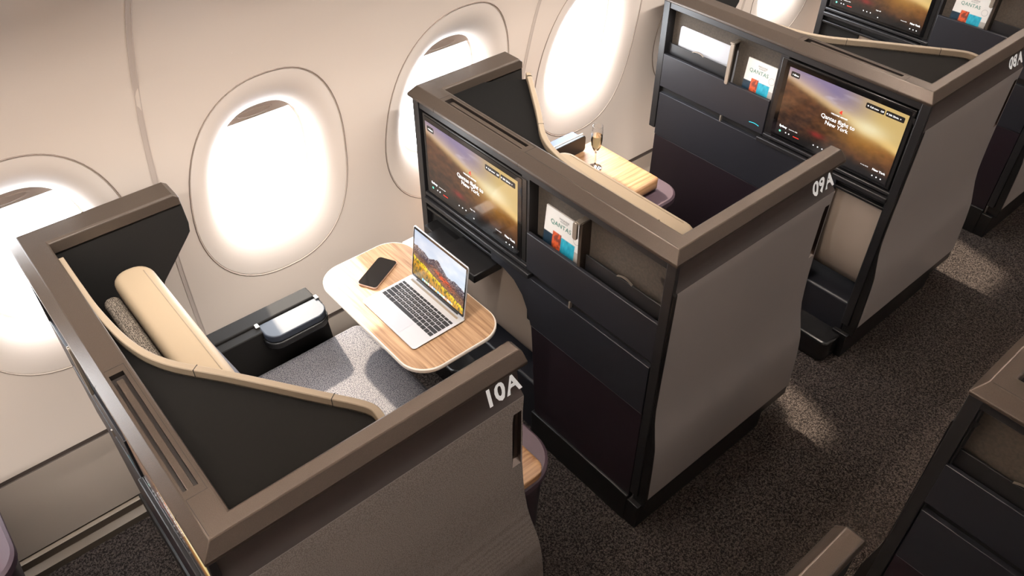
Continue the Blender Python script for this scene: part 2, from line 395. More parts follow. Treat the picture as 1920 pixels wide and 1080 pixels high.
ce = MB(); ce.box(XA, XB, -3.6, 0.45, 2.78, 2.83); tag(ce.build('ceiling', 'ceiling_white'), None, None, None, 'structure')
wl = MB(); wl.box(XA, XB, -3.65, -3.6, FZ - 0.05, 2.83); tag(wl.build('wall_right', 'wall_cream'), None, None, None, 'structure')
wl = MB(); wl.box(XA - 0.05, XA, -3.65, 1.5, FZ - 0.05, 2.83); tag(wl.build('wall_back', 'wall_cream'), None, None, None, 'structure')
wl = MB(); wl.box(XB, XB + 0.05, -3.65, 1.5, FZ - 0.05, 2.83); tag(wl.build('wall_front', 'wall_cream'), None, None, None, 'structure')

# ------------------------------------------------------------------ suite shells
W = 1.23; WR = 1.256; E = 0.805
def sunset(u, v):
    """in-flight screen picture: mauve cloud, glowing horizon falling to the right, brown city plain"""
    n = fbm(u * 7, v * 9); h = 0.84 - 0.36 * u + 0.03 * (n - 0.5)
    sky = mix((206, 176, 160), (140, 124, 156), (v - h) * 4.5 + 0.3 * (n - .5))
    sky = mix(sky, (214, 182, 116), sst(0.40, 0.85, u))
    gnd = mix((104, 64, 38), (38, 24, 18), (h - v) * 1.1 + 1.0 * (fbm(u * 22 + 5, v * 22) - 0.45))
    gnd = mix(gnd, (176, 112, 40), 0.55 * sst(0.45, 1.0, u) * sst(0.05, 0.7, v))
    c = mix(gnd, sky, sst(-0.06, 0.06, v - h))
    b = math.exp(-((v - h - 0.01) ** 2) / 0.004); c = mix(c, (250, 214, 140), b * (0.25 + 0.6 * u))
    g = math.exp(-((u - 0.74) ** 2 / 0.022 + (v - 0.60) ** 2 / 0.014)); c = mix(c, (255, 246, 208), 1.0 * g)
    g2 = math.exp(-((u - 0.72) ** 2 / 0.06 + (v - 0.42) ** 2 / 0.03)); c = mix(c, (204, 140, 44), 0.5 * g2)
    r = math.exp(-((u - 0.36) ** 2 / 0.004 + (v - 0.24) ** 2 / 0.0016)); c = mix(c, (170, 44, 44), 0.7 * r)
    cl = sst(0.52, 0.70, fbm(u * 5 + 2, v * 12 + 9)) * sst(0.02, 0.12, v - h) * (1 - sst(0.4, 0.7, u)); c = mix(c, (206, 192, 206), 0.6 * cl)
    d = 1 - sst(0.05, 0.20, v + 0.02 * u)
    return mix(c, (20, 17, 17), 0.92 * d)
def cover(u, v):
    if u < 0.24: top, c = 0.635, mix((30, 58, 76), (22, 36, 48), fbm(u * 20, v * 20))
    elif u < 0.48: top, c = 0.70, mix((214, 92, 50), (120, 56, 44), sst(0.35, 0.65, fbm(u * 26, v * 22)))
    elif u < 0.84: top, c = 0.67, mix((18, 128, 158), (70, 196, 214), fbm(u * 22, v * 12))
    else: top, c = 0.60, (176, 168, 160)
    return c if v < top else mix((236, 232, 226), (214, 208, 202), 1 - v)

def shell(x0, kind, number, label, m=1, y0=0.0, pics=True, group='suite shells along the cabin'):
    """kind 'A': screen on the aisle side of the back, 'B': on the far side. m = -1 mirrors across the aisle."""
    root = thing('suite_shell', (x0, y0, FZ), label, 'suite', group)
    G = lambda s, y, z: (s, m * y, z - FZ)
    K = (lambda s, w_, z: (s, m * w_, z - FZ)) if kind == 'A' else (lambda s, w_, z: (s, m * (W - w_), z - FZ))
    KM = m if kind == 'A' else -m
    def part(name, mt, mb, **k): return mb.build(name, mt, root, **k)
    # rim: mitred cap along door wing, back and window wing
    ZB, ZM, ZT = 1.166, 1.176, 1.206
    #        inset on door side, inset on back, z, inset window side
    PR = [(0.012, 0.012, 1.160, 0.012), (0.0, 0.0, ZB, 0.0), (0.0, 0.0, ZM, 0.0), (0.022, 0.028, ZT, 0.024), (0.030, 0.034, ZT, 0.034), (0.045, 0.066, ZT, 0.09), (0.058, 0.083, ZT, 0.104), (0.062, 0.087, ZT - 0.004, 0.110), (0.062, 0.087, 1.166, 0.110)]
    def ring(st):
        out = []
        for (a, b, z, c) in PR:
            if st[0] == 'd':
                sh = st[2]; out.append((st[1] - sh * (0.5 if a in (0.0, 0.012) else 1.0), a + (0.004 if sh and a < 0.02 else 0), z - (0.012 if st[3] and z > 1.19 else 0)))
            elif st[0] == 'c': out.append((b, a, z))
            elif st[0] == 'b': out.append((b, st[1], z))
            elif st[0] == 'f': out.append((b, WR - c, z))
            elif st[0] == 'w': out.append((st[1] - st[2] * (0.5 if c < 0.02 else 1), WR - c, z - (0.012 if st[3] and z > 1.19 else 0)))
        return out
    sl0, sl1 = (0.155, 0.555)
    if kind == 'B': ys0, ys1 = W - sl1, W - sl0
    else: ys0, ys1 = sl0, sl1
    st = [('d', E, 0.0, 1), ('d', E - 0.012, 0.0, 0), ('d', 0.3, 0, 0), ('c',), ('b', ys0), ('b', ys1), ('f',), ('w', 0.3, 0, 0), ('w', 0.435, 0, 0), ('w', 0.45, 0.0, 1)]
    rings = [ring(s) for s in st]; rim = MB(G); n = len(PR)
    fs = []
    for i in range(len(rings) - 1):
        for j in range(n):
            if i == 4 and j == 4: continue
            fs.append((i * n + j, i * n + (j + 1) % n, (i + 1) * n + (j + 1) % n, (i + 1) * n + j))
    fs += [tuple(range(n)), tuple(range(len(rings) * n - 1, (len(rings) - 1) * n - 1, -1))]
    rim.add([p for r in rings for p in r], fs)
    ro = part('rim', 'rim_bronze', rim, bevel=0.0025, smooth=20)
    # recessed slot in the rim with a bar along its middle
    a, b = 0.034, 0.066
    sl = MB(G)
    sl.add([(a, ys0, ZT), (b, ys0, ZT), (b, ys1, ZT), (a, ys1, ZT), (a, ys0, ZT - 0.014), (b, ys0, ZT - 0.014), (b, ys1, ZT - 0.014), (a, ys1, ZT - 0.014)],
           [(4, 5, 6, 7), (0, 1, 5, 4), (1, 2, 6, 5), (2, 3, 7, 6), (3, 0, 4, 7)])
    s1 = sl.build('slot', 'slot_dark', ro)
    MB(G).box(a + 0.008, b - 0.008, ys0 + 0.001, ys1 - 0.02, ZT - 0.014, ZT - 0.003).build('slot_bar', 'rim_bronze', ro, bevel=0.002)
    sm = MB(G)                                               # hairline seams round the slot lid
    for (q0, q1) in ((ys0 - 0.022, ys0 - 0.021), (ys1 + 0.021, ys1 + 0.022)):
        sm.box(0.031, 0.076, q0, q1, ZT - 0.001, ZT + 0.0004)
        sm.add([(-0.0004, q0, ZM), (-0.0004, q1, ZM), (0.030, q1, ZT + 0.0004), (0.030, q0, ZT + 0.0004)], [(0, 1, 2, 3)])
        sm.box(-0.0005, 0.002, q0, q1, ZB, ZM)
    sm.box(0.0745, 0.0755, ys0 - 0.022, ys1 + 0.022, ZT - 0.001, ZT + 0.0004)
    sm.box(0.030, 0.0312, 0.03, ys0 - 0.022, ZT - 0.001, ZT + 0.0003)
    sm.build('lid_seam', 'seam_dark', ro)
    # frame of the back: posts, top band, liner towards the seat
    fr = MB(G)
    fr.box(0.004, 0.0215, 0.003, 0.0362, 0.10, 1.165); fr.box(0.012, 0.085, 0.0362, 0.042, 0.10, 1.165)
    fr.box(0.004, 0.085, W - 0.034, W, 0.55, 1.165)
    fr.box(0.008, 0.085, 0.028, W - 0.03, 1.137, 1.165)
    part('frame', 'graphite', fr, bevel=0.002)
    li = MB(G); li.box(0.062, 0.083, 0.03, W - 0.03, 0.70, 1.172); part('back_liner', 'black_satin', li)
    # screen module
    mod = MB(K); mod.box(0.010, 0.045, 0.046, 0.612, 0.790, 1.128); mo = part('screen_bezel', 'bezel_black', mod, bevel=0.003)
    gl = MB(K); gl.box(0.0085, 0.011, 0.060, 0.588, 0.797, 1.120); gl.build('screen_glass', 'gloss_black', mo)
    po = MB(K); po.box(0.012, 0.06, 0.585, 0.622, 0.70, 1.137); part('mid_post', 'graphite', po)
    x_, yl, yr, zb, zt = 0.0080, 0.575, 0.069, 0.806, 1.102
    if kind == 'A': yl, yr = 0.569, 0.064      # left edge of the picture as the passenger sees it
    # as seen from behind (looking forward) left is the window side
    if pics:
        if m == 1:
            L_ = 0.569 if kind == 'A' else W - 0.064; R_ = 0.064 if kind == 'A' else W - 0.569
        else:
            L_ = 0.064 if kind == 'A' else W - 0.569; R_ = 0.569 if kind == 'A' else W - 0.064
        wd = abs(L_ - R_); U = Vector((0, (R_ - L_) / wd, 0)); V = Vector((0, 0, 1)); org = Vector((x_, L_, zb)); hh = zt - zb
        picture('display', 150, 88, org, U * wd, V * hh, sunset, 'screen_picture', mo, G)
        T = lambda s, sz, u, v, mt='screen_text', al='LEFT', bo=0.0: text('lettering', s, sz, org + U * (u * wd) + V * (v * hh) + Vector((-0.0012, 0, 0)), U * 1.0, V, mt, mo, al, bo, f=G, depth=0)
        T('Qantas flight to\nNew York', 0.0235, 0.50, 0.52, al='CENTER', bo=0.008)
        T('WELCOME ABOARD', 0.0078, 0.50, 0.615, al='CENTER', bo=0.02)
        chips = MB(G)
        def chip(u0, u1, v0, v1, dx=-0.0006):
            p = [org + U * (q[0] * wd) + V * (q[1] * hh) + Vector((dx, 0, 0)) for q in rrect(u0, u1, v0, v1, 0.012, 4)]
            return [tuple(q) for q in p]
        for c_ in ((0.022, 0.10, 0.88, 0.955), (0.672, 0.822, 0.88, 0.955), (0.832, 0.978, 0.88, 0.955)):
            pp_ = chip(*c_); MB(G).add(pp_, [tuple(range(len(pp_)))]).build('screen_button', 'screen_chip', mo)
        T('< Menu', 0.0092, 0.034, 0.906, bo=0.02); T('Call crew   Off', 0.0092, 0.705, 0.906, bo=0.02); T('20h 20min  >', 0.0092, 0.855, 0.906, bo=0.02)
        T('Sydney', 0.0125, 0.03, 0.135, bo=0.03); T('Local time 10.05', 0.006, 0.12, 0.14); T('New York', 0.0125, 0.87, 0.125, bo=0.03); T('Arrives 20.25', 0.006, 0.77, 0.130)
        T('Flight 100', 0.007, 0.49, 0.155)
        for (u, v) in ((0.10, 0.075), (0.13, 0.075), (0.36, 0.085), (0.40, 0.085), (0.44, 0.085), (0.53, 0.05), (0.885, 0.05), (0.92, 0.05), (0.955, 0.05), (0.69, 0.918), (0.843, 0.918)):
            q = [org + U * (u * wd + 0.0028 * math.cos(2 * PI * k / 8)) + V * (v * hh + 0.0028 * math.sin(2 * PI * k / 8)) + Vector((-0.0014, 0, 0)) for k in range(8)]
            MB(G).add([tuple(p_) for p_ in q], [tuple(range(8))]).build('screen_icon', 'screen_text', mo)
        ic = MB(G); q = [org + U * (0.045 * wd + 0.005 * math.cos(2 * PI * k / 12)) + V * (0.07 * hh + 0.005 * math.sin(2 * PI * k / 12)) + Vector((-0.0014, 0, 0)) for k in range(12)]
        ic.add([tuple(p_) for p_ in q], [tuple(range(12))]); ic.build('screen_dot', 'screen_green', mo)
        rd = MB(G)                                          # small red tail mark and the red progress mark
        tri = [(0.490, 0.675), (0.508, 0.715), (0.515, 0.705), (0.512, 0.685), (0.520, 0.660), (0.503, 0.665)]
        rd.add([tuple(org + U * (a_ * wd) + V * (b_ * hh) + Vector((-0.0012, 0, 0))) for a_, b_ in tri], [tuple(range(6))])
        rd.build('tail_mark', 'screen_red', mo); rd = MB(G)
        rd.add([tuple(org + U * (a_ * wd) + V * (b_ * hh) + Vector((-0.0012, 0, 0))) for a_, b_ in ((0.17, 0.064), (0.225, 0.064), (0.225, 0.076), (0.17, 0.076))], [(0, 1, 2, 3)])
        rd.build('progress_mark', 'screen_red', mo)
    # ledge bars and table housing under the screen
    lg = MB(K); lg.box(-0.006, 0.05, 0.034, 0.640, 0.742, 0.762); lg.box(0.004, 0.05, 0.034, 0.62, 0.770, 0.784); part('ledge', 'graphite', lg, bevel=0.003)
    th = MB(K); th.box(0.03, 0.06, 0.034, 0.640, 0.700, 0.745); th.box(0.006, 0.05, 0.034, 0.640, 0.700, 0.712); part('ledge_recess', 'black_satin', th, bevel=0.002)
    if kind == 'B': MB(K).box(0.026, 0.033, 0.034, 0.25, 0.50, 0.745).build('void_back', 'black_matte', root)
    if number == '09A': MB(K).box(-0.10, 0.03, 0.25, 0.46, 0.655, 0.690).box(-0.035, 0.03, 0.06, 0.25, 0.625, 0.655).build('table_housing', 'black_satin', root, bevel=0.004)
    # pocket zone
    ba = MB(K); ba.box(0.052, 0.062, 0.61, 1.197, 0.90, 1.140); part('pocket_lining', 'pocket_felt', ba)
    fp = MB(K); fp.box(0.004, 0.018, 0.622, 1.196, 0.772, 0.930); fpo = part('pocket_front', 'graphite_slate', fp, bevel=0.002)
    MB(K).box(0.018, 0.055, 0.622, 1.196, 0.772, 0.79).build('pocket_floor', 'black_satin', fpo)
    fl2 = MB(K); fl2.box(0.030, 0.036, 0.868, 1.196, 0.80, 0.976); f2 = part('inner_flap', 'graphite', fl2, bevel=0.001)
    tabp = [( 0.029, 1.00 + 0.062 * (k / 8), 0.9765 + 0.009 * math.sin(PI * k / 8)) for k in range(9)]
    MB(K).grid([[(0.0295, p[1], p[2] - 0.0025) for p in tabp], [(0.0295, p[1], p[2]) for p in tabp], [(0.0365, p[1], p[2]) for p in tabp]]).build('flap_tab', 'champagne_metal', f2)
    dv = MB(K); dv.box(0.012, 0.056, 0.848, 0.862, 0.80, 1.098); dvo = part('pocket_divider', 'handle_metal' if False else 'rim_bronze', dv, bevel=0.002)
    MB(K).prism([(p[0], p[1]) for p in rrect(0.834, 0.852, 0.92 if kind == 'A' else 1.035, 1.100, 0.008, 5)], 'x', -0.002, 0.007).build('divider_clip', 'champagne_metal', dvo, bevel=0.0015)
    MB(K).box(0.005, 0.056, 0.840, 0.860, 1.096, 1.102).build('divider_arm', 'champagne_metal', dvo)
    if kind == 'A':
        MB(K).grid([[(0.0032, 0.645 + 0.05 * k / 8, 0.802 + 0.004 * math.sin(PI * k / 8) + dz) for k in range(9)] for dz in (0, 0.003)]).build('indicator_light', 'teal_glow', fpo)
    la = MB(K); la.box(0.0, 0.012, 0.835, 0.841, 0.745, 0.772); part('latch', 'champagne_metal', la)
    MB(K).box(0.020, 0.034, 0.61, 1.196, 0.52, 0.775).build('slot_back', 'black_satin', root)
    # lower panels with the footwell arch cut out of them
    A_ = kind == 'A'
    arc = [(0.25, 0.742), (0.25, 0.55)] if A_ else [(0.43, 0.742), (0.43, 0.70), (0.50, 0.698), (0.555, 0.680), (0.60, 0.640), (0.63, 0.585), (0.645, 0.535)]
    up = MB(K); up.prism(arc + [(0.25 if A_ else 0.648, 0.524), (1.190, 0.524), (1.190, 0.742)], 'x', 0.003, 0.022); part('lower_panel', 'graphite_slate', up, bevel=0.0015)
    lp = MB(K); lp.prism([(0.25, 0.520), (0.25, 0.06)] * 1 + [(0.3, 0.06)] + [(1.190, 0.06), (1.190, 0.520)] if A_ else [(0.648, 0.520), (0.655, 0.44), (0.665, 0.30), (0.68, 0.06), (1.190, 0.06), (1.190, 0.520)], 'x', 0.006, 0.024); part('kick_panel', 'plum_panel', lp, bevel=0.0015)
    pl = MB(K); pl.box(-0.004, 0.03, 0.25 if A_ else 0.67, 1.19, FZ, 0.07); part('plinth', 'black_satin', pl, bevel=0.004)
    # footwell: liner, floor and beige inner back
    fw_ = MB(K); fw_.box(0.024, 0.50, 0.68, 0.70, FZ, 0.70); fw_.box(0.024, 0.50, 0.012, 0.03, FZ, 0.70); fw_.box(0.10, 0.50, 0.03, 0.68, 0.69, 0.70); part('footwell_liner', 'footwell_beige', fw_)
    fb = MB(K); fb.grid([[(s, w_, z) for w_ in (0.03, 0.68)] for s, z in ((0.035, 0.700), (0.036, 0.60), (0.040, 0.48), (0.048, 0.38), (0.062, 0.31), (0.09, 0.26), (0.14, 0.235))]); part('footwell_back', 'footwell_beige', fb)
    ff = MB(K); ff.box(0.02, 0.36, 0.03, 0.68, FZ, 0.20); part('footwell_shadow_box', 'black_satin', ff) if False else ff.build('footrest', 'slate_cap' if False else 'graphite_slate', root, bevel=0.012, seg=3)
    fs_ = MB(K); pts_ = rrect(-0.10, 0.06, 0.02, 0.30, [0.0, 0.05, 0.03, 0.0], 5); fs_.prism(pts_, 'z', FZ, 0.035); fs_.build('footwell_sill', 'bezel_black', root, bevel=0.012, seg=3)
    # side panel to the aisle
    def py(z):
        T_ = [(-0.08, -0.03), (0.10, -0.030), (0.20, -0.028), (0.30, -0.026), (0.38, -0.022), (0.44, -0.012), (0.50, -0.003), (0.56, 0.0015), (0.65, 0.002), (0.85, 0.001), (1.058, 0.0), (1.062, 0.001), (1.070, 0.010), (1.085, 0.021), (1.11, 0.028), (1.14, 0.032), (1.166, 0.034)]
        for (z0, a0), (z1, a1) in zip(T_, T_[1:]):
            if z <= z1: return a0 + (a1 - a0) * (z - z0) / (z1 - z0)
        return 0.034
    def fx(z):
        T_ = [(0.0, 0.872), (0.10, 0.862), (0.20, 0.860), (0.30, 0.853), (0.42, 0.838), (0.55, 0.815), (0.66, 0.800), (0.78, 0.7915), (1.0, 0.790), (1.17, 0.799)]
        for (z0, a0), (z1, a1) in zip(T_, T_[1:]):
            if z <= z1: return a0 + (a1 - a0) * (z - z0) / (z1 - z0)
        return 0.799
    zs = [0.10, 0.16, 0.22, 0.28, 0.33, 0.38, 0.41, 0.44, 0.47, 0.50, 0.53, 0.56, 0.62, 0.70, 0.797, 0.86, 0.93, 0.985, 1.012, 1.058, 1.062, 1.070, 1.085, 1.10, 1.125, 1.163]
    hx0, hx1 = 0.757, 0.786
    rows = []
    for z in zs:
        e = fx(z); h0 = hx0 + (0.012 if z > 1.0 else 0); rows.append([(s, py(z), z) for s in (0.022, 0.2, 0.4, 0.6, min(h0, e - 0.03), min(hx1, e - 0.004), e)] + [(e, min(py(z) + 0.026, 0.0355), z)])
    sp = MB(G); o = 0; Kc = len(rows[0]); V_ = [p for r in rows for p in r] + [(0.022, min(py(z) + 0.026, 0.0355), z) for z in zs]
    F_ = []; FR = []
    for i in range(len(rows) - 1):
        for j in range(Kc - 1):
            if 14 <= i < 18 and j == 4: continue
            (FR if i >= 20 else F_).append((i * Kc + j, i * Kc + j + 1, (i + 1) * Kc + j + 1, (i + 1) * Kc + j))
    nb = len(rows) * Kc
    for i in range(len(rows) - 1):
        F_.append((nb + i, nb + i + 1, (i + 1) * Kc, i * Kc)); F_.append((nb + i, nb + i + 1, (i + 1) * Kc + Kc - 1, i * Kc + Kc - 1))
    F_.append(tuple([j for j in range(Kc)] + [nb])); F_.append(tuple([(len(rows) - 1) * Kc + j for j in range(Kc)] + [nb + len(rows) - 1]))
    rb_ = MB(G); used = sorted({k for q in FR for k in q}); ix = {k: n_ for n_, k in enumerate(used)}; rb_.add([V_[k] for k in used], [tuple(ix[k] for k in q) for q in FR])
    rb_.build('recess_band', 'recess_shade', root, smooth=40)  # groove faces split off to carry the painted shade
    sp.add(V_, F_); spo = part('side_panel', 'weave_grey' if number == '10A' else 'panel_grey', sp, smooth=30)
    ed = MB(G); ed.grid([[(s, py(z) - 0.0015, z) for s in (0.008, 0.023)] for z in zs[:-2]]); ed.grid([[(0.023, py(z) - 0.0015 + q, z) for q in (0, 0.01)] for z in zs[:-2]]); ed.grid([[(0.008, py(z) - 0.0015 + q, z) for q in (0, 0.03)] for z in zs[:-2]]); ed.build('edge_strip', 'black_satin', spo)
    MB(G).grid([[(s, py(z) - 0.0006, z) for s in (0.03, 0.79)] for z in (1.0600, 1.0620)]).build('ridge_line', 'panel_grey', spo)
    # door pull recess
    hd = MB(G); z0, z1 = 0.797, 1.012
    hd.add([(hx0, 0.001, z0), (hx1, 0.001, z0), (hx1, 0.001, z1), (hx0 + 0.012, 0.001, z1), (hx0 + 0.004, 0.018, z0 + 0.012), (hx1, 0.014, z0 + 0.012), (hx1, 0.014, z1 - 0.01), (hx0 + 0.014, 0.018, z1 - 0.01)],
           [(4, 5, 6, 7), (0, 1, 5, 4), (1, 2, 6, 5), (2, 3, 7, 6), (3, 0, 4, 7)])
    hd.build('door_pull', 'handle_metal', spo)
    # plinth below the door side
    ps = MB(G); ps.box(0.02, 0.862, -0.027, 0.03, 0.045, 0.102); ps.box(0.0, 0.74, -0.012, 0.06, FZ, 0.05); part('door_plinth', 'black_satin', ps, bevel=0.003)
    ins = MB(G); ins.box(0.085, E - 0.014, 0.0362, 0.058, 0.10, 1.172); part('inner_lining', 'black_matte', ins)
    if number:
        dz = 1.166 - 1.066; up_ = Vector((0, 0.020 / 0.1, 1)).normalized()
        zt0 = 1.107
        t = text('lettering', number, 0.064, (0.797, 0, 1.078), (1, 0, 0), (0, 0, 1), 'white_paint_glow', root, 'RIGHT', 0.03, f=lambda a, b, c: G(a, py(c) - 0.0012, c), depth=0.0, spacing=1.05)
    # window-side wing with its cut-away front edge
    wg = MB(G)
    wo = [(0.083, 1.13), (0.452, 1.13), (0.456, 1.09), (0.452, 1.06), (0.44, 1.045), (0.335, 0.925), (0.325, 0.905), (0.322, 0.88), (0.325, 0.80), (0.35, 0.60), (0.083, 0.60)]
    wg.prism([(q[0], 1.172) if q[1] == 1.13 else q for q in wo], 'y', 1.152, 1.172); part('window_wing', 'black_matte', wg, bevel=0.003)
    # curved privacy wing: dark top, tan trim, wall below
    cp = catmull([(0.091, 1.075), (0.091, 0.93), (0.094, 0.80), (0.112, 0.645), (0.154, 0.53), (0.250, 0.395), (0.380, 0.205)] + ([(0.425, 0.140), (0.444, 0.100), (0.440, 0.058)] if kind == 'A' else [(0.388, 0.192), (0.396, 0.180), (0.404, 0.167)]), 6)
    def off(c, d):
        out = []
        for i, p in enumerate(c):
            a = Vector(c[max(i - 1, 0)]); b = Vector(c[min(i + 1, len(c) - 1)]); t = (b - a).normalized(); out.append((p[0] - t.y * d, p[1] + t.x * d))
        return out
    inn, outr = off(cp, -0.009), off(cp, 0.009)
    if inn[20][0] > outr[20][0]: inn, outr = outr, inn      # inn = towards the back corner
    tp = MB(K); poly = [(p[0], p[1]) for p in cp[8:]]
    wn = 0.062 if kind == 'A' else 0.075
    tp.prism([(0.084, 0.93)] + poly + [(0.083, wn - 0.016)] if kind == 'A' else [(0.084, 0.93)] + poly + [(0.26, 0.082), (0.083, 0.082)], 'z', 1.160, 1.170)
    part('wing_top', 'filler_black', tp)
    ww = MB(K); ww.grid([[(p[0], p[1], z) for p in cp] for z in (0.62, 1.175)]); ww.grid([[(p[0], p[1], z) for p in inn] for z in (0.62, 1.175)]); part('wing_wall', 'black_matte', ww)
    tr = MB(K); hw = 0.010
    tr.capped([[(i_[0], i_[1], 1.165), (i_[0], i_[1], 1.194), (i_[0] * .9 + o_[0] * .1, i_[1] * .9 + o_[1] * .1, 1.196), (i_[0] * .1 + o_[0] * .9, i_[1] * .1 + o_[1] * .9, 1.196), (o_[0], o_[1], 1.194), (o_[0], o_[1], 1.160)] for i_, o_ in zip(inn, outr)])
    tro = part('wing_trim', 'tan_trim', tr, smooth=20)
    for idx in (27, 37):
        i_, o_ = Vector(inn[idx]), Vector(outr[idx]); t = Vector(cp[idx + 1]) - Vector(cp[idx]); t = t.normalized() * 0.0009
        e_ = (o_ - i_) * 0.02; i_, o_ = i_ - e_, o_ + e_
        MB(K).add([(i_.x - t.x, i_.y - t.y, 1.170), (i_.x + t.x, i_.y + t.y, 1.170), (i_.x + t.x, i_.y + t.y, 1.1965), (i_.x - t.x, i_.y - t.y, 1.1965), (o_.x - t.x, o_.y - t.y, 1.170), (o_.x + t.x, o_.y + t.y, 1.170), (o_.x + t.x, o_.y + t.y, 1.1965), (o_.x - t.x, o_.y - t.y, 1.1965)],
               [(0, 1, 2, 3), (4, 5, 6, 7), (3, 2, 6, 7), (0, 3, 7, 4), (1, 2, 6, 5), (0, 1, 5, 4)]).build('trim_seam', 'seam_dark', tro)
    return root, K

sh10, K10 = shell(-P, 'A', '10A', 'nearest suite shell, marked 10A, around the seat with the open laptop')
sh9, K9 = shell(0, 'B', '09A', 'middle suite shell, marked 09A, its lit screen facing the open laptop')
sh8, K8 = shell(P, 'A', '08A', 'suite shell at the upper right holding a silver laptop in its pocket')
sh7, K7 = shell(2 * P, 'B', '07A', 'farthest suite shell, cut off by the top right edge of the photo')
shC, KC = shell(0.169, 'B', '', 'suite shell across the aisle at the right edge, its empty pocket showing', m=-1, y0=-0.716)
shD, KD = shell(0.169 - P, 'A', '', 'suite shell across the aisle, only its wing tip rising at the bottom edge', m=-1, y0=-0.716, pics=False)

# ------------------------------------------------------------------ seats
def mp(kind, x0):
    return (lambda s, w_, z: (s, w_, z - FZ)) if kind == 'A' else (lambda s, w_, z: (s, W - w_, z - FZ))
def pad(mb, x0, x1, y0, y1, z0, z1, r, tilt=0.0, n=6, wr=None):
    """soft cushion: rounded block whose x shifts by tilt*(z1-z)"""
    rings = []; k = 6
    for i in range(k + 1):
        a = PI / 2 * i / k; ins = r * (1 - math.sin(a)); z = z0 + r * (1 - math.cos(a)); rings.append((ins, z))
    for i in range(k + 1):
        a = PI / 2 * i / k; ins = r * (1 - math.cos(a)); z = z1 - r + r * math.sin(a); rings.append((ins, z))
    out = []
    for ins, z in rings:
        sh = tilt * (z1 - z)
        out.append([(p[0] + sh, p[1], z) for p in rrect(x0 + ins, x1 - ins, y0 + ins, y1 - ins, max((wr or r * 1.2) - ins, 0.004), n)])
    return mb.capped(out)
def seat(x0, kind, label):
    M = mp(kind, x0); root = thing('seat', (x0, 0, FZ), label, 'seat', 'passenger seats')
    pad(MB(M), 0.385, 0.90, 0.555, 1.035, 0.36, 0.50, 0.035).build('seat_cushion', 'tweed_seat', root, smooth=60)
    MB(M).box(0.36, 0.86, 0.57, 1.03, FZ, 0.37).build('seat_base', 'black_matte', root, bevel=0.01)
    pad(MB(M), 0.215, 0.315, 0.545, 1.030, 0.46, 0.93, 0.03, tilt=0.30).build('backrest', 'tweed_seat', root, smooth=60)
    # the thick tweed bolster behind the headrest
    pad(MB(M), 0.135, 0.183, 0.500, 1.055, 0.62, 1.035, 0.020, tilt=0.06, wr=0.022).build('bolster', 'tweed_roll', root, smooth=60)
    hr = pad(MB(M), 0.180, 0.292, 0.490, 1.090, 0.84, 1.080, 0.026, tilt=0.10, wr=0.05).build('headrest', 'cream_leather', root, smooth=60)
    pf = MB(M)
    for dx in (0.0,):
        pf.tube([(0.268, 0.54 + 0.5 * t / 10, 1.0795) for t in range(11)], 0.0018, 6)
    pf.build('piping', 'tan_trim', hr)
    return root
seat(-P, 'A', 'grey tweed seat with cream headrest beside the window, under the laptop table')
sB = seat(0.0, 'B', 'seat behind the 09A rim, only its cream headrest rising beside the champagne')

# ------------------------------------------------------------------ armrest unit of the near seat
ar = thing('armrest', (-P, 0, FZ), 'black armrest box with slate grey cap against the sidewall', 'armrest')
M = mp('A', -P)
MB(M).prism([(0.36, 0.40), (0.795, 0.40), (0.775, 0.648), (0.36, 0.648)], 'y', 1.045, 1.085).build('armrest_body', 'black_matte', ar, bevel=0.004)
MB(M).box(0.34, 0.768, 1.085, 1.150, 0.40, 0.656).build('back_ledge', 'black_matte', ar, bevel=0.006, seg=3)
cpm = MB(M); cpm.prism(rrect(0.545, 0.772, 0.990, 1.083, [0.004, 0.004, 0.045, 0.045], 8), 'z', 0.622, 0.650); cap = cpm.build('armrest_cap', 'slate_cap', ar, bevel=0.006, seg=3)
cpm = MB(M); cpm.prism(rrect(0.540, 0.776, 0.985, 1.083, [0.004, 0.004, 0.048, 0.048], 8), 'z', 0.596, 0.6215); cpm.build('cap_base', 'black_satin', ar, bevel=0.004)
for s in (0.535, 0.762): MB(M).box(s, s + 0.014, 1.068, 1.090, 0.640, 0.656).build('hinge', 'chrome', ar, bevel=0.002)

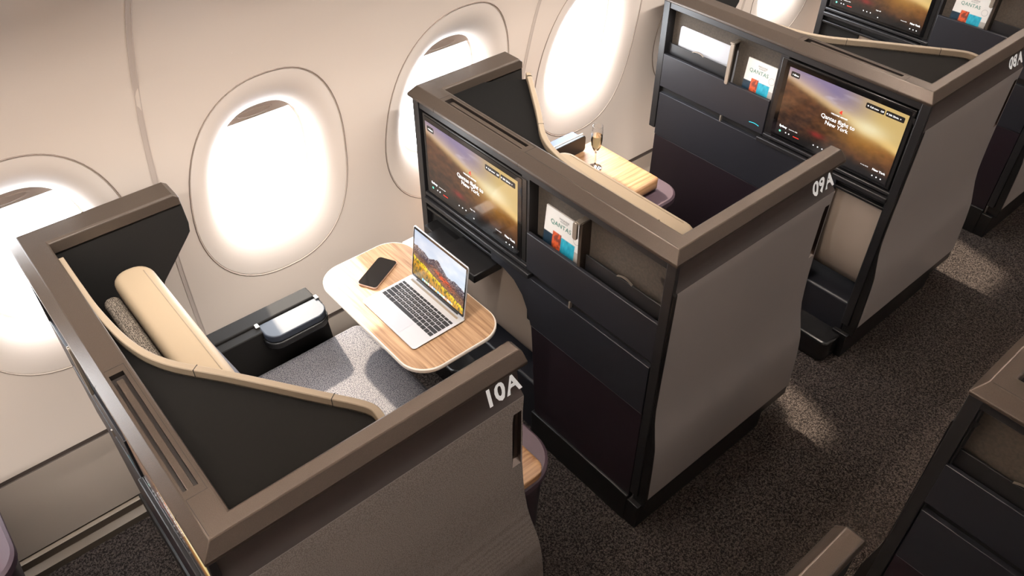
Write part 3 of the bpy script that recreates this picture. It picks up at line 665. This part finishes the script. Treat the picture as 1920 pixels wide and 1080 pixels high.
# ------------------------------------------------------------------ side consoles
def console(x0, kind, label, upright=False):
    M = mp(kind, x0); root = thing('side_console', (x0, 0, FZ), label, 'console', 'plum side consoles')
    out = rrect(0.50, 0.995, 0.034, 0.515, [0.10, 0.0, 0.0, 0.13], 9)
    inn = rrect(0.50, 0.975, 0.040, 0.500, [0.10, 0.0, 0.0, 0.12], 9)
    a, b, c = 0.545, 0.578, 0.585
    MB(M).capped([[(p[0], p[1], z) for p in q] for q, z in ((inn, a), (out, a + 0.01), (out, b), (rrect(0.50, 0.987, 0.042, 0.507, [0.095, 0, 0, 0.125], 9), c))]).build('console_top', 'plum_leather', root, smooth=30)
    MB(M).capped([[(p[0] + d, p[1], z) for p in inn] for z, d in ((FZ, -0.06), (0.10, -0.05), (0.30, -0.02), (0.544, 0.0))]).build('console_body', 'plum_dark', root, smooth=30)
    MB(M).box(0.90, 0.99, 0.240, 0.2425, 0.584, 0.5862).build('lid_seam', 'seam_dark', root)
    wd = MB(M); zt = 0.650 if kind == 'B' else 0.612; zb = 0.592 if kind == 'B' else 0.586
    outl = rrect(0.45, 0.925, 0.035, 0.435, [0.035, 0.0, 0.0, 0.05], 7)
    rr = []
    for i in range(7):
        t = PI / 2 * i / 6; ins = 0.022 * (1 - math.sin(t)) ; rr.append((ins, zb + (0.02 if kind == 'B' else 0.008) * (1 - math.cos(t))))
    for i in range(7):
        t = PI / 2 * i / 6; ins = 0.022 * (1 - math.cos(t)); rr.append((ins, zt - (0.022 if kind == 'B' else 0.01) * (1 - math.sin(t))))
    def shr(p, i): return (min(p[0], 0.925 - i) if p[0] > 0.7 else p[0], max(p[1], 0.035 + i * .3) if p[1] < 0.2 else min(p[1], 0.435 - i))
    wd.capped([[(*shr(p, i), z) for p in outl] for i, z in rr]).build('wood_surface', 'oak_console', root, smooth=40)
    if upright:
        u = MB(M); u.prism(rrect(0.555, 0.825, 0.652, 0.728, 0.014, 5), 'y', 0.060, 0.078).build('upright_panel', 'black_satin', root, bevel=0.003)
        MB(M).prism(rrect(0.556, 0.812, 0.650, 0.722, 0.008, 4), 'y', 0.008, 0.0595).build('upright_lid', 'slate_blue', root, bevel=0.004)
        MB(M).box(0.556, 0.822, 0.056, 0.0615, 0.7245, 0.7305).build('upright_edge', 'table_edge', root, bevel=0.001)
    else: pass
    return root
console(-P, 'A', 'plum side console just beyond the 10A wing, a wood corner on it')
console(0.0, 'B', 'plum side console under the champagne glass with a thick wood top', upright=True)
console(P, 'A', 'dark side console beyond the 08A wing at the right edge')
console(-2 * P, 'B', 'plum side console cut off at the bottom left corner, by the sidewall')

# ------------------------------------------------------------------ tray table, laptop, phone
TZ = 0.722
tt = thing('tray_table', (-0.37, 0.79, TZ), 'oak tray table with white rim carrying the open laptop and phone', 'table')
o2 = rrect(-0.18, 0.18, -0.315, 0.315, 0.095, 10)
def inset(poly, d): return [(p[0] * (1 - d / 0.18), p[1] * (1 - d / 0.315)) for p in poly]
MB().capped([[(p[0], p[1], z) for p in q] for q, z in ((inset(o2, 0.010), -0.020), (inset(o2, 0.0), -0.013), (o2, -0.003), (inset(o2, 0.002), -0.0005))]).build('table_edge', 'table_edge', tt, smooth=40)
MB().prism(inset(o2, 0.0045), 'z', -0.002, 0.0).build('tabletop', 'oak_table', tt)
MB().capped([[(p[0], p[1], z) for p in q] for q, z in ((inset(o2, 0.05), -0.040), (inset(o2, 0.012), -0.030), (inset(o2, 0.010), -0.0205))]).build('underside', 'black_satin', tt, smooth=40)
MB().box(0.10, 0.36, 0.14, 0.30, -0.060, -0.041).build('support_arm', 'black_satin', tt, bevel=0.004)
MB().box(0.175, 0.25, 0.225, 0.285, -0.022, -0.010).build('hinge_plate', 'table_edge', tt, bevel=0.003)

LX, LY = -0.385, 0.733
lp = thing('laptop', (LX, LY, TZ), 'silver laptop open on the oak tray table, mountain picture on its screen', 'laptop')
b0 = rrect(-0.105, 0.105, -0.150, 0.150, 0.012, 5)
MB().capped([[(p[0] * q, p[1] * q, z + max(0, (p[0] + 0.105)) * k) for p in b0] for q, z, k in ((0.97, 0.0012, 0), (1.0, 0.004, 0.010), (1.0, 0.0055, 0.014), (0.995, 0.006, 0.014))]).build('laptop_base', 'aluminium', lp, smooth=30)
hz = lambda x: 0.0062 + max(0, x + 0.105) * 0.014
kb = MB(); kx = [(-0.024, 0.015), (-0.0075, 0.0148), (0.0088, 0.0148), (0.0250, 0.0148), (0.0412, 0.0148), (0.0560, 0.0100), (0.0690, 0.0070)]
legend = []
rowdef = [[1.0, 1.0, 1.25, 5.4, 1.25, 1.0, 1.0, 1.0, 1.0], [2.3] + [1] * 10 + [2.3], [1.8] + [1] * 11 + [1.8], [1.5] + [1] * 12 + [1.2], [1] * 13 + [1.6], [1.05] * 14]
leg = ['', ' ZXCVBNM,./ ', ' ASDFGHJKL;\' ', ' QWERTYUIOP[] ', '`1234567890-=', '']
ys = 0.139
for ri, row in enumerate(rowdef):
    xc, hgt = kx[ri][0], kx[ri][1]; tot = sum(row); y = ys
    for ci, wk in enumerate(row):
        wl_ = 2 * ys * wk / tot; g = 0.0011; zt = hz(xc)
        x0_, x1_ = xc - hgt / 2 + 0.0003, xc + hgt / 2 - 0.0007; y1_, y0_ = y - g, y - wl_ + g
        kb.prism(rrect(x0_, x1_, y0_, y1_, 0.0014, 2), 'z', zt - 0.0006, zt + 0.0008)
        if ci < len(leg[ri]) and leg[ri][ci] != ' ': legend.append((leg[ri][ci], xc, (y0_ + y1_) / 2, zt + 0.0010))
        y -= wl_
kbo = kb.build('keyboard', 'key_black', lp, smooth=0)
for ch, x, y, z in legend: pass
lt = None
for ri in range(1, 5):
    items = [l for l in legend if abs(l[1] - kx[ri][0]) < 1e-6]
    vs, fs = [], []
    mm_ = MB()
    for ch, x, y, z in items:                                   # small legend mark per key
        t = text('key_legend', ch, 0.0068, (x - 0.0022, y, z), (0, -1, 0), (1, 0, 0), 'paper_edge', kbo, 'CENTER', 0.0, depth=0.0)
        me = t.data; o_ = len(vs); vs += [tuple(v.co) for v in me.vertices]; fs += [tuple(i + o_ for i in p.vertices) for p in me.polygons]
        bpy.data.objects.remove(t)
    me = bpy.data.meshes.new('key_legend'); me.from_pydata(vs, [], fs); me.materials.append(MATS['paper_edge']); ob = bpy.data.objects.new('key_legend', me); COL.objects.link(ob); ob.parent = kbo
tpd = MB(); tpd.add([(-0.098, 0.056, hz(-0.098) + 0.0002), (-0.036, 0.056, hz(-0.036) + 0.0002), (-0.036, -0.056, hz(-0.036) + 0.0002), (-0.098, -0.056, hz(-0.098) + 0.0002)], [(0, 1, 2, 3)]); tpd.build('trackpad', 'aluminium_pad', lp)
sk = MB(); sk.box(0.080, 0.088, -0.13, 0.13, hz(0.084) - 0.001, hz(0.084) + 0.0004); sk.build('speaker_strip', 'champagne_metal', lp)
# lid leans back a little
tl = math.radians(8); H0 = Vector((0.098, 0, 0.0095)); UL = Vector((math.sin(tl), 0, math.cos(tl))); NL = Vector((-math.cos(tl), 0, math.sin(tl)))
LF = lambda a, b, c: tuple(H0 + UL * b + NL * c + Vector((0, -a, 0)))     # a = right for the user, b = up the lid, c = towards the user
lid = MB(LF); lid.capped([[(p[0], p[1], z) for p in rrect(-0.1475 + i, 0.1475 - i, 0.0 + i, 0.205 - i, 0.010, 5)] for z, i in ((-0.0055, 0.002), (-0.004, 0.0), (-0.0005, 0.0), (0.0, 0.0008))]); lo = lid.build('laptop_lid', 'aluminium', lp, smooth=30)
MB(LF).prism(rrect(-0.145, 0.145, 0.004, 0.2025, 0.008, 4), 'z', 0.0001, 0.0006).build('display_border', 'gloss_black', lo)
hg = MB(); hg.tube([(0.100, -0.115, 0.0085), (0.100, 0.115, 0.0085)], 0.005, 10); hg.build('hinge', 'bezel_black', lp)
def mountain(u, v):
    ridge = 0.66 - 0.16 * u + 0.18 * (fbm(u * 6 + 3, 1.7) - 0.5) + 0.08 * math.exp(-((u - 0.45) ** 2) / 0.02)
    if v > ridge:
        return mix((240, 244, 250), (176, 196, 226), 1.1 * fbm(u * 3, v * 5 + 4) + 0.5 * (v - 0.8) - 0.3 * u)
    n = fbm(u * 16 + 5, v * 20); n2 = fbm(u * 44, v * 48); dp = ridge - v
    c = mix((66, 52, 66), (222, 214, 220), sst(0.46, 0.56, n2) * sst(0.22, 0.02, dp))
    c = mix(c, mix((128, 84, 60), (196, 140, 100), sst(0.4, 0.6, n2)), sst(0.10, 0.26, dp))
    o_ = math.exp(-((u - 0.62 - 0.4 * (n - .5)) ** 2 / 0.022 + (v - 0.40 + 0.2 * (u - 0.6)) ** 2 / 0.005)); c = mix(c, (244, 92, 34), 1.1 * o_)
    c = mix(c, (52, 32, 26), 0.75 * sst(0.54, 0.62, n2))
    band = 0.44 - 0.30 * u + 0.06 * (n - .5); t = band - v
    if t > 0:
        c = mix((255, 222, 20), (214, 150, 10), sst(0.02, 0.14, t))
        c = mix(c, (84, 74, 16), 0.85 * sst(0.52, 0.64, fbm(u * 60, v * 20)) + 0.5 * sst(0.16, 0.30, t))
    return c
picture('display', 170, 110, LF(-0.139, 0.014, 0.0009), Vector(LF(0.139, 0.014, 0.0009)) - Vector(LF(-0.139, 0.014, 0.0009)), Vector(LF(-0.139, 0.194, 0.0009)) - Vector(LF(-0.139, 0.014, 0.0009)), mountain, 'laptop_picture', lo)
# dock icons along the bottom of the picture
dk_cols = [(110, 170, 220), (230, 230, 235), (150, 200, 160), (230, 190, 130), (215, 140, 130), (180, 184, 190), (140, 165, 215), (245, 245, 250)]
for i, c_ in enumerate(dk_cols): mat('icon_tint_%s' % 'abcdefgh'[i], srgb(*c_), 0.4, emit=(srgb(*c_), 0.9))
for k in range(16):
    a0 = -0.085 + k * 0.0108
    MB(LF).prism(rrect(a0, a0 + 0.0086, 0.0165, 0.0248, 0.0018, 2), 'z', 0.0010, 0.0013).build('dock_icon', 'icon_tint_%s' % 'abcdefgh'[(k * 5) % 8], lo, smooth=0)

ph = thing('phone', (-0.3695, 0.969, TZ), 'black smartphone lying face up on the oak table beside the laptop', 'phone')
ph.rotation_euler = (0, 0, math.radians(27))
po_ = rrect(-0.078, 0.078, -0.0375, 0.0375, 0.012, 6)
MB().capped([[(p[0] * q, p[1] * q, z) for p in po_] for q, z in ((0.975, 0.001), (1.0, 0.003), (1.0, 0.0075), (0.985, 0.009))]).build('phone_body', 'phone_pink', ph, smooth=30)
MB().prism([(p[0] * 0.98, p[1] * 0.975) for p in po_], 'z', 0.0088, 0.0096).build('phone_screen', 'gloss_black', ph)

# ------------------------------------------------------------------ champagne flute
gx, gy, gz = 0.762, 1.030, 0.6506
fg = thing('champagne_flute', (gx, gy, gz), 'champagne flute filled with pale sparkling wine on the wood console', 'glass')
outer = [(0.0, 0.0), (0.030, 0.0), (0.031, 0.0012), (0.020, 0.004), (0.006, 0.010), (0.0032, 0.025), (0.003, 0.070), (0.005, 0.080), (0.014, 0.092), (0.0215, 0.112), (0.0245, 0.135), (0.0240, 0.165), (0.0215, 0.203)]
inner = [(0.0203, 0.203), (0.0226, 0.165), (0.0231, 0.135), (0.0200, 0.113), (0.0125, 0.094), (0.0, 0.085)]
MB().lathe(outer + inner, 40).build('bowl', 'flute_glass', fg, smooth=70)
lq = [(0.0, 0.0855), (0.0123, 0.0945), (0.0197, 0.1135), (0.0227, 0.135), (0.0225, 0.158), (0.0, 0.158)]
MB().lathe(lq, 40).build('wine', 'sparkling_wine', fg, smooth=40)

# ------------------------------------------------------------------ things in the pockets
def magazine(K, root, w_hi, w_lo, label, m=1):
    """w_hi = edge further left for the reader"""
    base = K(0, 0, 0); x0, yy = root.location.x, root.location.y
    def Wd(s, w_, z): q = K(s, w_, z); return Vector((q[0] + x0, q[1] + yy, q[2] + FZ))
    left = Wd(0.022, w_hi, 0.80); right = Wd(0.022, w_lo, 0.80)
    o = thing('magazine', (left + right) / 2, label, 'magazine', 'magazines in the seat pockets')
    hw_ = (right - left).length / 2; U = (right - left).normalized(); V = Vector((0.10, 0, 1)).normalized(); hgt = 0.252
    bx = MB(lambda a, b, c: tuple(U * a + V * b + Vector((c, 0, 0)))); bx.box(-hw_, hw_, 0, hgt, 0.0005, 0.006).build('pages', 'paper_edge', o)
    picture('cover', 60, 80, -U * hw_ + Vector((-0.0006, 0, 0)), U * 2 * hw_, V * hgt, cover, 'cover_print', o)
    text('lettering', 'QANTAS', 0.0225, V * (hgt * 0.79) + Vector((-0.0014, 0, 0)) + U * (-0.012), U, V, 'ink_green', o, 'CENTER', 0.0, depth=0.0, spacing=1.08)
    text('lettering', 'MAGAZINE\nAUGUST', 0.009, V * (hgt * 0.91) + Vector((-0.0014, 0, 0)), U, V, 'ink_grey', o, 'CENTER', 0.0, depth=0.0)
    sl_ = MB(); c_ = V * (hgt * 0.76) + U * (hw_ * 0.72) + Vector((-0.0013, 0, 0)); rn = 24
    sl_.grid([[tuple(c_ + U * (r * math.cos(2 * PI * k / rn)) + V * (r * math.sin(2 * PI * k / rn))) for k in range(rn)] for r in (0.0135, 0.0145)], closed_u=True)
    sl_.build('round_mark', 'ink_grey', o)
    return o
magazine(K9, sh9, 0.668, 0.838, 'white magazine in the 09A back pocket, right of the near screen')
magazine(K8, sh8, 0.785, 0.632, 'white magazine in the 08A back pocket, between silver laptop and screen')
magazine(K7, sh7, 0.668, 0.838, 'white magazine at the top right edge, in the farthest pocket')

pl = thing('laptop', (P + 0.040, 1.0, 0.80), 'closed silver laptop standing in the pocket beside the magazine', 'laptop')
V8 = Vector((0.05, 0, 1)).normalized()
cl = MB(lambda a, b, c: (c + V8.x * b, a, b * V8.z)); cl.capped([[(p[0], p[1], z) for p in rrect(-0.157 + i, 0.157 - i, 0.0 + i, 0.262 - i, 0.014, 6)] for z, i in ((-0.003, 0.003), (-0.001, 0), (0.004, 0), (0.006, 0.003))])
cl.build('laptop_body', 'aluminium_matte', pl, smooth=30)
